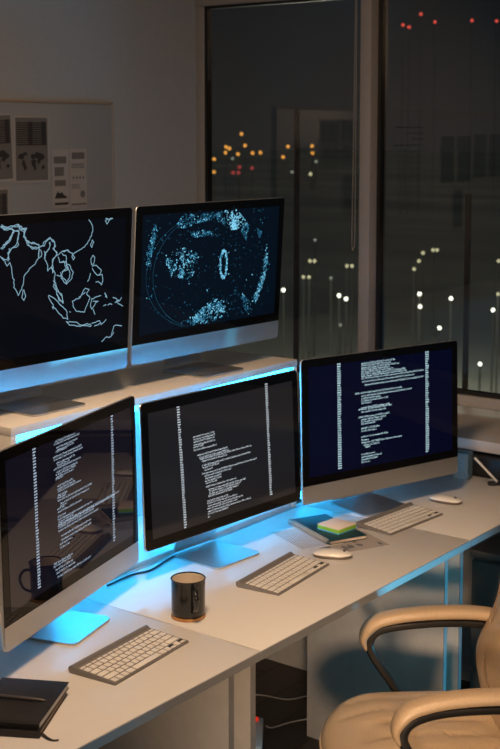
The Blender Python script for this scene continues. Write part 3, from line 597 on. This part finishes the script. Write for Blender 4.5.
# cables
def cable(label, pts, m, r=.0028):
    tag(MB().tube(bez(pts, 48), r, 8).build('cable', m), label, 'cable')
cable('dark cable on the desk between the left and middle screen stands', [(2.40,2.295,DESK+.0035),(2.50,2.300,DESK+.0035),(2.56,2.285,DESK+.0035),(2.64,2.302,DESK+.0035),(2.70,2.312,DESK+.0035)], 'cable_dark', .0028)
cable('white cable on the floor, upper of two under the middle desk', [(3.28,2.50,.012),(3.35,2.59,.006),(3.42,2.56,.006),(3.45,2.46,.006),(3.52,2.42,.006),(3.62,2.37,.006)], 'cable_floor', .0028)
cable('white cable on the floor running from the socket block', [(3.215,2.375,.025),(3.25,2.375,.006),(3.32,2.35,.006),(3.40,2.30,.006),(3.5,2.22,.006)], 'cable_floor', .0028)
t = thing('socket_block', 'pale socket block with red switch on the floor under the desk', 'power strip', (3.165, 2.385, 0), R(35))
MB().box(-.16,.045,-.028,.028,.0,.05,.006,3).build('body', 'strip', t)
MB().box(.012,.036,-.012,.012,.0503,.056,.002).build('switch', 'red', t)

# ------------------------------------------------------------------ whiteboard and its print-outs
YP = 3.69
t = thing('whiteboard', 'large grey whiteboard with print-outs on the back wall', 'board', (2.6, YB, 1.0))
MB().box(-1.45, 1.325, -.018, -.001, .02, 1.045, .002).build('panel', 'board', t)
MB().box(-1.45, 1.325, -.021, -.001, 1.0455, 1.056, .002).build('top_rail', 'board_trim', t)
MB().box(1.3255, 1.334, -.021, -.001, .02, 1.056, .002).build('side_rail', 'frame', t)
def print_out(label, x0, x1, z0, z1, ground, kind, rot=0.0):
    t = thing('wall_print', label, 'paper', ((x0+x1)/2, YP, DESK+(z0+z1)/2), 0, 'print-outs on the whiteboard'); t.rotation_euler = (0, rot, 0)
    w, h = x1-x0, z1-z0
    MB().box(-w/2, w/2, -.0012, -.0004, -h/2, h/2).build('sheet', ground, t)
    if kind == 'report':
        MB().box(-w*.46, w*.46, -.0016, -.0013, -h*.46, h*.47).build('print_ground', 'sheet_grey', t)
        tb = MB()
        for k in range(11):
            z = h*.40-k*h*.032
            tb.box(-w*.44, w*.42, -.002, -.0017, z-h*.020, z)
        tb.box(-w*.10, w*.02, -.0024, -.0021, h*.06, h*.41).box(w*.28, w*.42, -.0024, -.0021, h*.06, h*.41)
        tb.build('printed_table', 'ink', t, smooth=False)
        wm = MB()
        for cx, cz, rx, rz in ((-.30,-.10,.11,.05),(-.20,-.07,.10,.03),(-.24,-.20,.06,.07),(-.20,-.27,.04,.06),(.02,-.10,.07,.05),(.05,-.20,.08,.08),(.08,-.28,.04,.04),(.16,-.09,.13,.06),(.26,-.12,.12,.06),(.20,-.17,.06,.05),(.32,-.27,.06,.03)):
            wm.prism([(w*(cx+rx*random.uniform(.6,1.15)*math.cos(q)), h*(cz+rz*random.uniform(.6,1.15)*math.sin(q))) for q in [j*2*PI/11 for j in range(11)]], -.0020-.00002*len(wm.bm.verts)/11, -.0017, 'y')
        wm.build('printed_map', 'ink', t, smooth=False)
    elif kind == 'charts':
        c = MB()
        c.box(-w*.38, w*.38, -.002, -.0014, h*.33, h*.44); 
        for k in range(3): c.box(-w*.40, w*.35, -.002, -.0014, h*(.24-.03*k), h*(.255-.03*k))
        for k in range(4): c.prism([(w*(-.3+.2*k+.06*math.cos(q)), h*(.02+.022*math.sin(q))) for q in [j*2*PI/10 for j in range(10)]], -.002, -.0014, 'y')
        for k in range(3): c.box(-w*.4, w*.1, -.002, -.0014, h*(-.1-.03*k), h*(-.088-.03*k))
        c.prism([(w*(.25+.15*math.cos(q)), h*(-.26+.06*math.sin(q))) for q in [j*2*PI/14 for j in range(14)]], -.002, -.0014, 'y')
        c.box(-w*.42, w*.45, -.002, -.0014, -h*.44, -h*.41)
        c.build('printed_charts', 'ink_mid', t, smooth=False)
    elif kind == 'hills':
        c = MB()
        c.box(-w*.40, w*.35, -.002, -.0014, h*.26, h*.38)
        c.box(-w*.36, w*.2, -.002, -.0014, h*.05, h*.20)
        c.box(-w*.36, w*.3, -.002, -.0014, -h*.12, -h*.02)
        c.build('printed_charts', 'ink_mid', t, smooth=False)
        d = MB().prism([(-w*.36,-h*.33),(-w*.30,-h*.27),(-w*.18,-h*.20),(-w*.08,-h*.25),(w*.05,-h*.22),(w*.2,-h*.28),(w*.36,-h*.30),(w*.36,-h*.33)], -.002, -.0014, 'y')
        d.box(-w*.36, w*.45, -.002, -.0014, -h*.44, -h*.40)
        d.build('printed_graph', 'ink', t, smooth=False)
    elif kind == 'dark':
        MB().box(-w*.47, w*.47, -.0018, -.0013, -h*.47, h*.47).build('print_ground', 'ink', t)
    elif kind == 'lines':
        c = MB()
        for k in range(14):
            z = h*(.45-.065*k); c.box(-w*.45, w*(-.45+random.uniform(.3,.9)), -.002, -.0014, z-h*.012, z)
        for k in range(4):
            x = w*(-.3+.2*k); c.box(x, x+w*.02, -.002, -.0014, -h*.45, h*.2)
        c.build('printed_lines', 'ink', t, smooth=False)
print_out('print-out with dark table over a small world map, whole one on the board', 3.381, 3.562, .998, 1.256, 'sheet', 'report')
print_out('print-out with dark table cut by the left photo edge', 3.205, 3.375, 1.005, 1.262, 'sheet', 'report', R(-2))
print_out('lowest print-out at the left above the map computer', 3.19, 3.350, .74, .985, 'sheet', 'report')
print_out('narrow chart sheet with a black hill graph', 3.577, 3.668, .893, 1.126, 'sheet', 'hills')
print_out('narrow chart sheet with small circles, rightmost on the whiteboard', 3.674, 3.768, .888, 1.127, 'sheet', 'charts')
print_out('line drawing sheet mirrored in the right window pane', 2.50, 2.86, .74, 1.25, 'board', 'lines')
for lab, a, b, c_, d_ in (('dark print mirrored in the right pane, nearest the mullion', 2.14, 2.31, .89, 1.18), ('dark print mirrored in the right pane, second from the mullion', 1.93, 2.11, .89, 1.18),
                   ('dark print mirrored in the right pane, third from the mullion', 1.73, 1.90, .91, 1.19), ('dark print mirrored in the right pane, last before the photo edge', 1.53, 1.70, .91, 1.19),
                   ('single dark print mirrored below the row in the right pane', 2.03, 2.15, .62, .86)):
    print_out(lab, a, b, c_, d_, 'sheet', 'dark')

# ------------------------------------------------------------------ armchair
ch = thing('office_chair', 'cream leather office armchair with black frame at the desk', 'chair', (2.683, 1.449, 0), R(130-90))   # local +Y faces the desk
# seat cushion
rings = []; a, b = .258, .262
def drop(y): return .045*max(0,(y-.10)/.16)**2
def groove(x):
    q = (x/.062) - round(x/.062 - .5) - .5
    return .007*math.exp(-((abs(x) % .075 - .0375)/.006)**2) if abs(x) < .2 else 0
for z, f in ((.385,.86),(.392,.95),(.410,.995),(.435,1.0),(.458,.985),(.472,.955)):
    rings.append([(x*f, y*f+.025, z-drop(y*f)*(z-.36)/.11) for x, y in sup(a, b, 4, 96)])
for k in range(1, 16):
    f = .955*(1-k/16)
    rings.append([(x*f, y*f+.025, .472+.020*(1-(f/.955)**2)**.6 - groove(x*f)*(.0 if abs(y*f) > .2 else 1) - drop(y*f)) for x, y in sup(a, b, 4 if f > .4 else 3.2, 96)])
seat = MB().loft(rings).build('seat', 'leather', ch, angle=60)
MB().sweep([(x*1.004, y*1.004+.025, .430-drop(y)*.63) for x, y in sup(a, b, 4, 96)]+[(a*1.004,.025,.430)], .006, .005, n=8).build('piping', 'leather', seat)
# backrest, leaning a little
br_ = Matrix.Translation((0,-.170,.47)) @ Matrix.Rotation(R(12),4,'X')
rings = []
def back_ring(yf, f, bulge):
    return [(x*f, yf + bulge*(1-(x/.26)**2)*(1-(abs(z)/.30)**2) + .03*math.exp(-((z+.17)/.10)**2)*(1 if yf > -.02 else 0), .275+z*f) for x, z in sup(.262,.285,4.5,96)]
for yf, f, bu in ((-.075,.80,0),(-.070,.92,0),(-.045,1.0,0),(.0,1.0,0),(.022,.97,.004),(.032,.90,.01),(.036,.75,.02),(.036,.5,.02),(.036,.25,.022),(.036,.02,.022)):
    rings.append(back_ring(yf, f, bu))
bk = MB().loft(rings).build('backrest', 'leather', ch, angle=60, mx=br_)
sm = MB().tube([(x*.68, .055+.02*(1-(x/.26)**2)+.03*math.exp(-((z*.62+.02-.02)/.10)**2)*0, .275+z*.62) for x, z in sup(.262,.285,4.5,64)]+[(.262*.68,.055,.275)], .002, 6)
sm.build('seam', 'seam', bk, mx=br_)
MB().tube([(x*1.004,.012,.275+z*1.004) for x, z in sup(.262,.285,4.5,96)]+[(.262*1.004,.012,.275)], .004, 6).build('piping', 'leather', bk, mx=br_)
# arms: black loops with cream pads
for s in (-1, 1):
    X = .262 if s > 0 else -.252
    fpath = bez([(s*.235,-.02,.375),(s*.262,.03,.405),(X+s*.008,.080,.485),(X+s*.010,.130,.560),(X+s*.008,.142,.600),(X+s*.006,.118,.632),(X,.05,.648),(X,-.06,.654),(X,-.16,.648),(X-s*.004,-.225,.635),(X-s*.02,-.26,.625)], 60)
    arm = MB().sweep(fpath, .036, .024, n=14, power=3, side=(1,0,0)).build('armrest_frame', 'chair_black', ch)
    ppath = bez([(X+s*.010,.146,.575),(X+s*.008,.158,.612),(X+s*.006,.132,.650),(X+s*.003,.075,.669),(X,-.01,.678),(X,-.10,.679),(X,-.165,.673),(X-s*.004,-.205,.664)], 44)
    k = len(ppath); ws = [min(1, .45+.55*min(1, i/(k*.22))) for i in range(k)]; ws[0] = .2
    MB().sweep(ppath, .060, .030, n=20, power=2.6, side=(1,0,0), ws=ws, hs=[min(1,.35+.65*min(1,i/(k*.25))) for i in range(k)]).build('armrest_pad', 'leather', arm)
# base
MB().box(-.13,.13,-.12,.14,.345,.3845,.01).build('mechanism', 'chair_black', ch)
MB().lathe([(.026,.09),(.026,.22),(.018,.222),(.018,.3445)], 24).build('gas_lift', 'chair_black', ch)
for k in range(5):
    q = R(20+72*k); d = Vector((math.cos(q), math.sin(q), 0))
    lg = MB().sweep([d*.0+Vector((0,0,.10)), d*.15+Vector((0,0,.098)), d*.30+Vector((0,0,.075))], .045, .035, n=12, power=3, ws=[1.1,1,.7]).build('base_leg', 'chair_black', ch)
    MB().lathe([(.020,-.022),(.027,-.018),(.027,.018),(.020,.022)], 20).build('caster', 'black', lg, mx=Matrix.Translation(d*.30+Vector((0,0,.027))) @ Matrix.Rotation(q+PI/2,4,'Z') @ Matrix.Rotation(PI/2,4,'Y'))

# ------------------------------------------------------------------ outside: balcony, plaza and night lights
struct('floor_balcony', MB().box(XW+.21, 5.6, -.5, 6.0, -.12, -.005), 'concrete')
for x, y, h, lab in ((5.3, 3.730, 2.05, 'dark post standing in for a reflection in the left window pane'), (5.3, 2.773, 1.66, 'dark post standing in for a reflection in the right window pane')):
    t = thing('reflection_post', lab, 'post', (x, y, -.005))  # upright added in place of a dark line mirrored in the glass
    MB().box(-.011,.011,-.011,.011,.008,h,.002).build('post', 'post', t); MB().box(-.05,.05,-.05,.05,.0,.0079).build('base_plate', 'post', t)
GZ = -12.0
g_ = MB()
g_.quad([(6,-400,GZ),(900,-400,GZ),(900,900,GZ),(6,900,GZ)])
gp = g_.build('plaza_ground', 'asphalt', smooth=False); gp['kind'] = 'structure'
COL = {'o':((1,.42,.07),1.5,3.0), 'w':((.75,.80,.62),.45,2.6), 'W':((1,.98,.78),4.0,3.5), 'y':((.95,.88,.50),.9,3.2), 'r':((.8,.10,.09),.5,3.4), 'R':((1,.10,.07),1.3,2.7)}
for k, (c, s_, px) in COL.items(): M['lamp_'+k] = glow('lamp_light_'+k, c, s_)
ORD = ['first','second','third','fourth','fifth','sixth','seventh','eighth','ninth','tenth','eleventh','twelfth','thirteenth','fourteenth','fifteenth','sixteenth']
KN = {'o':'amber','w':'faint pale','W':'bright white','y':'yellowish','r':'dim red','R':'red'}
F_, CAMZ = 1293.04, DESK+1.1886
def px_x(l): return math.tan(R(37.204)-math.atan2(l[1], l[0]))
grp = {}
for l in LIGHTS: grp.setdefault((l[3], px_x(l) > .085), []).append(l)
PROTO = {}
for (k, right), ls_ in grp.items():
    ls_.sort(key=px_x)
    for i, l in enumerate(ls_):
        dx, dy, dz = l[:3]
        if dz > -.035: dist = 250.0 + 14.0*(LIGHTS.index(l) % 13) if dz < 0.05 else 220.0
        else: dist = (-6.0-CAMZ)/dz
        P = Vector((0,0,CAMZ)) + Vector((dx,dy,dz))*dist; depth = dist
        rad = COL[k][2]/2*depth/F_*1.0
        nm = 'warning_beacon' if k == 'R' else 'street_lamp'
        lab = '%s %s, %s from the left in the %s window pane' % (KN[k], 'mast beacon high up' if k == 'R' else ('distant light' if k != 'W' else 'street light'), ORD[i], 'right' if right else 'left')
        t = thing(nm, lab, 'beacon' if k == 'R' else 'street light', (P.x, P.y, GZ), 0, 'night lights outside the window')
        hgt = P.z-GZ
        MB().lathe([(rad,.0),(rad*.8,.1)] if False else [(.05,0),(.03,hgt-rad*.9)], 8).build('pole', 'lamp_pole', t)
        MB().lathe([(rad*math.sin(q), hgt-rad*math.cos(q)) for q in [.02+j*(PI-.04)/10 for j in range(11)]], 14).build('lamp_globe', 'lamp_'+k, t)
        if k == 'W':
            ld = bpy.data.lights.new('plaza_lamp_light', 'POINT'); ld.energy = 700; ld.color = (1,.97,.78); ld.shadow_soft_size = .3
            lo = bpy.data.objects.new('plaza_lamp_light', ld); C.objects.link(lo); lo.location = (.3,0,hgt+rad+2.6); lo.parent = t

# ------------------------------------------------------------------ light
def area(name, loc, target, size, power, color, sy=None, spread=180):
    ld = bpy.data.lights.new(name, 'AREA'); ld.energy = power; ld.color = color; ld.size = size; ld.spread = R(spread)
    if sy: ld.shape = 'RECTANGLE'; ld.size_y = sy
    else: ld.shape = 'DISK'
    o = bpy.data.objects.new(name, ld); C.objects.link(o); o.location = loc
    o.rotation_euler = (Vector(target)-Vector(loc)).to_track_quat('-Z','Y').to_euler(); return o
area('warm_room_lamp', (1.6,1.4,2.85), (2.8,2.05,.8), .42, KEY, (1.0,.64,.37), spread=140)
area('warm_floor_lamp', (.2,.0,1.05), (3.2,1.85,.40), .3, LOW, (1.0,.68,.44), spread=32)
area('ceiling_fill', (1.2,.2,2.85), (1.2,.2,0), 2.2, FILL, (.86,.93,1.0))
area('blue_desk_glow', (3.9,.45,.13), (2.95,1.75,.70), .6, BLUE, (.07,.60,.92), sy=.12, spread=80)
sl = bpy.data.lights.new('plaza_fill_sun', 'SUN'); sl.energy = .16; sl.color = (.92,1,.92); sl.angle = .02  # added dim sun that brightens the plaza ground, no moon in view
so = bpy.data.objects.new('plaza_fill_sun', sl); C.objects.link(so); so.rotation_euler = (0, R(-40), R(15)); so.location = (0,0,20)
# night sky
w = bpy.data.worlds.new('night_sky'); bpy.context.scene.world = w; w.use_nodes = True; nt = w.node_tree
bg = nt.nodes['Background']; tc = nt.nodes.new('ShaderNodeTexCoord'); sx = nt.nodes.new('ShaderNodeSeparateXYZ'); rp = nt.nodes.new('ShaderNodeValToRGB')
rp.color_ramp.elements[0].position = 0.0; rp.color_ramp.elements[0].color = (.0150,.0150,.0150,1)
rp.color_ramp.elements[1].position = .14; rp.color_ramp.elements[1].color = (.0060,.0066,.0078,1)
nt.links.new(tc.outputs['Generated'], sx.inputs[0]); nt.links.new(sx.outputs['Z'], rp.inputs['Fac']); nt.links.new(rp.outputs['Color'], bg.inputs['Color'])
bg.inputs['Strength'].default_value = 1.0

# ------------------------------------------------------------------ camera
cam = bpy.data.cameras.new('camera'); co = bpy.data.objects.new('camera', cam); C.objects.link(co)
cam.sensor_fit = 'VERTICAL'; cam.sensor_height = 36.0; cam.sensor_width = 36.0*500/749
cam.lens = F_/749*36.0; cam.shift_y = -(374.5-272.62)/749
yaw, pitch = R(37.2039), R(6.1502)
fwd = Vector((math.cos(yaw)*math.cos(pitch), math.sin(yaw)*math.cos(pitch), -math.sin(pitch)))
co.location = (0,0,CAMZ); co.rotation_euler = fwd.to_track_quat('-Z','Y').to_euler()
cam.clip_start = .05; cam.clip_end = 3000
cam.dof.use_dof = True; cam.dof.focus_distance = 3.15; cam.dof.aperture_fstop = 8.0
sc = bpy.context.scene; sc.camera = co
sc.view_settings.view_transform = 'Standard'; sc.view_settings.look = 'None'
sc.view_settings.gamma = 1.0; sc.view_settings.use_curve_mapping = False; sc.view_settings.exposure = 0.0
sc.cycles.use_denoising = True; sc.cycles.max_bounces = 8
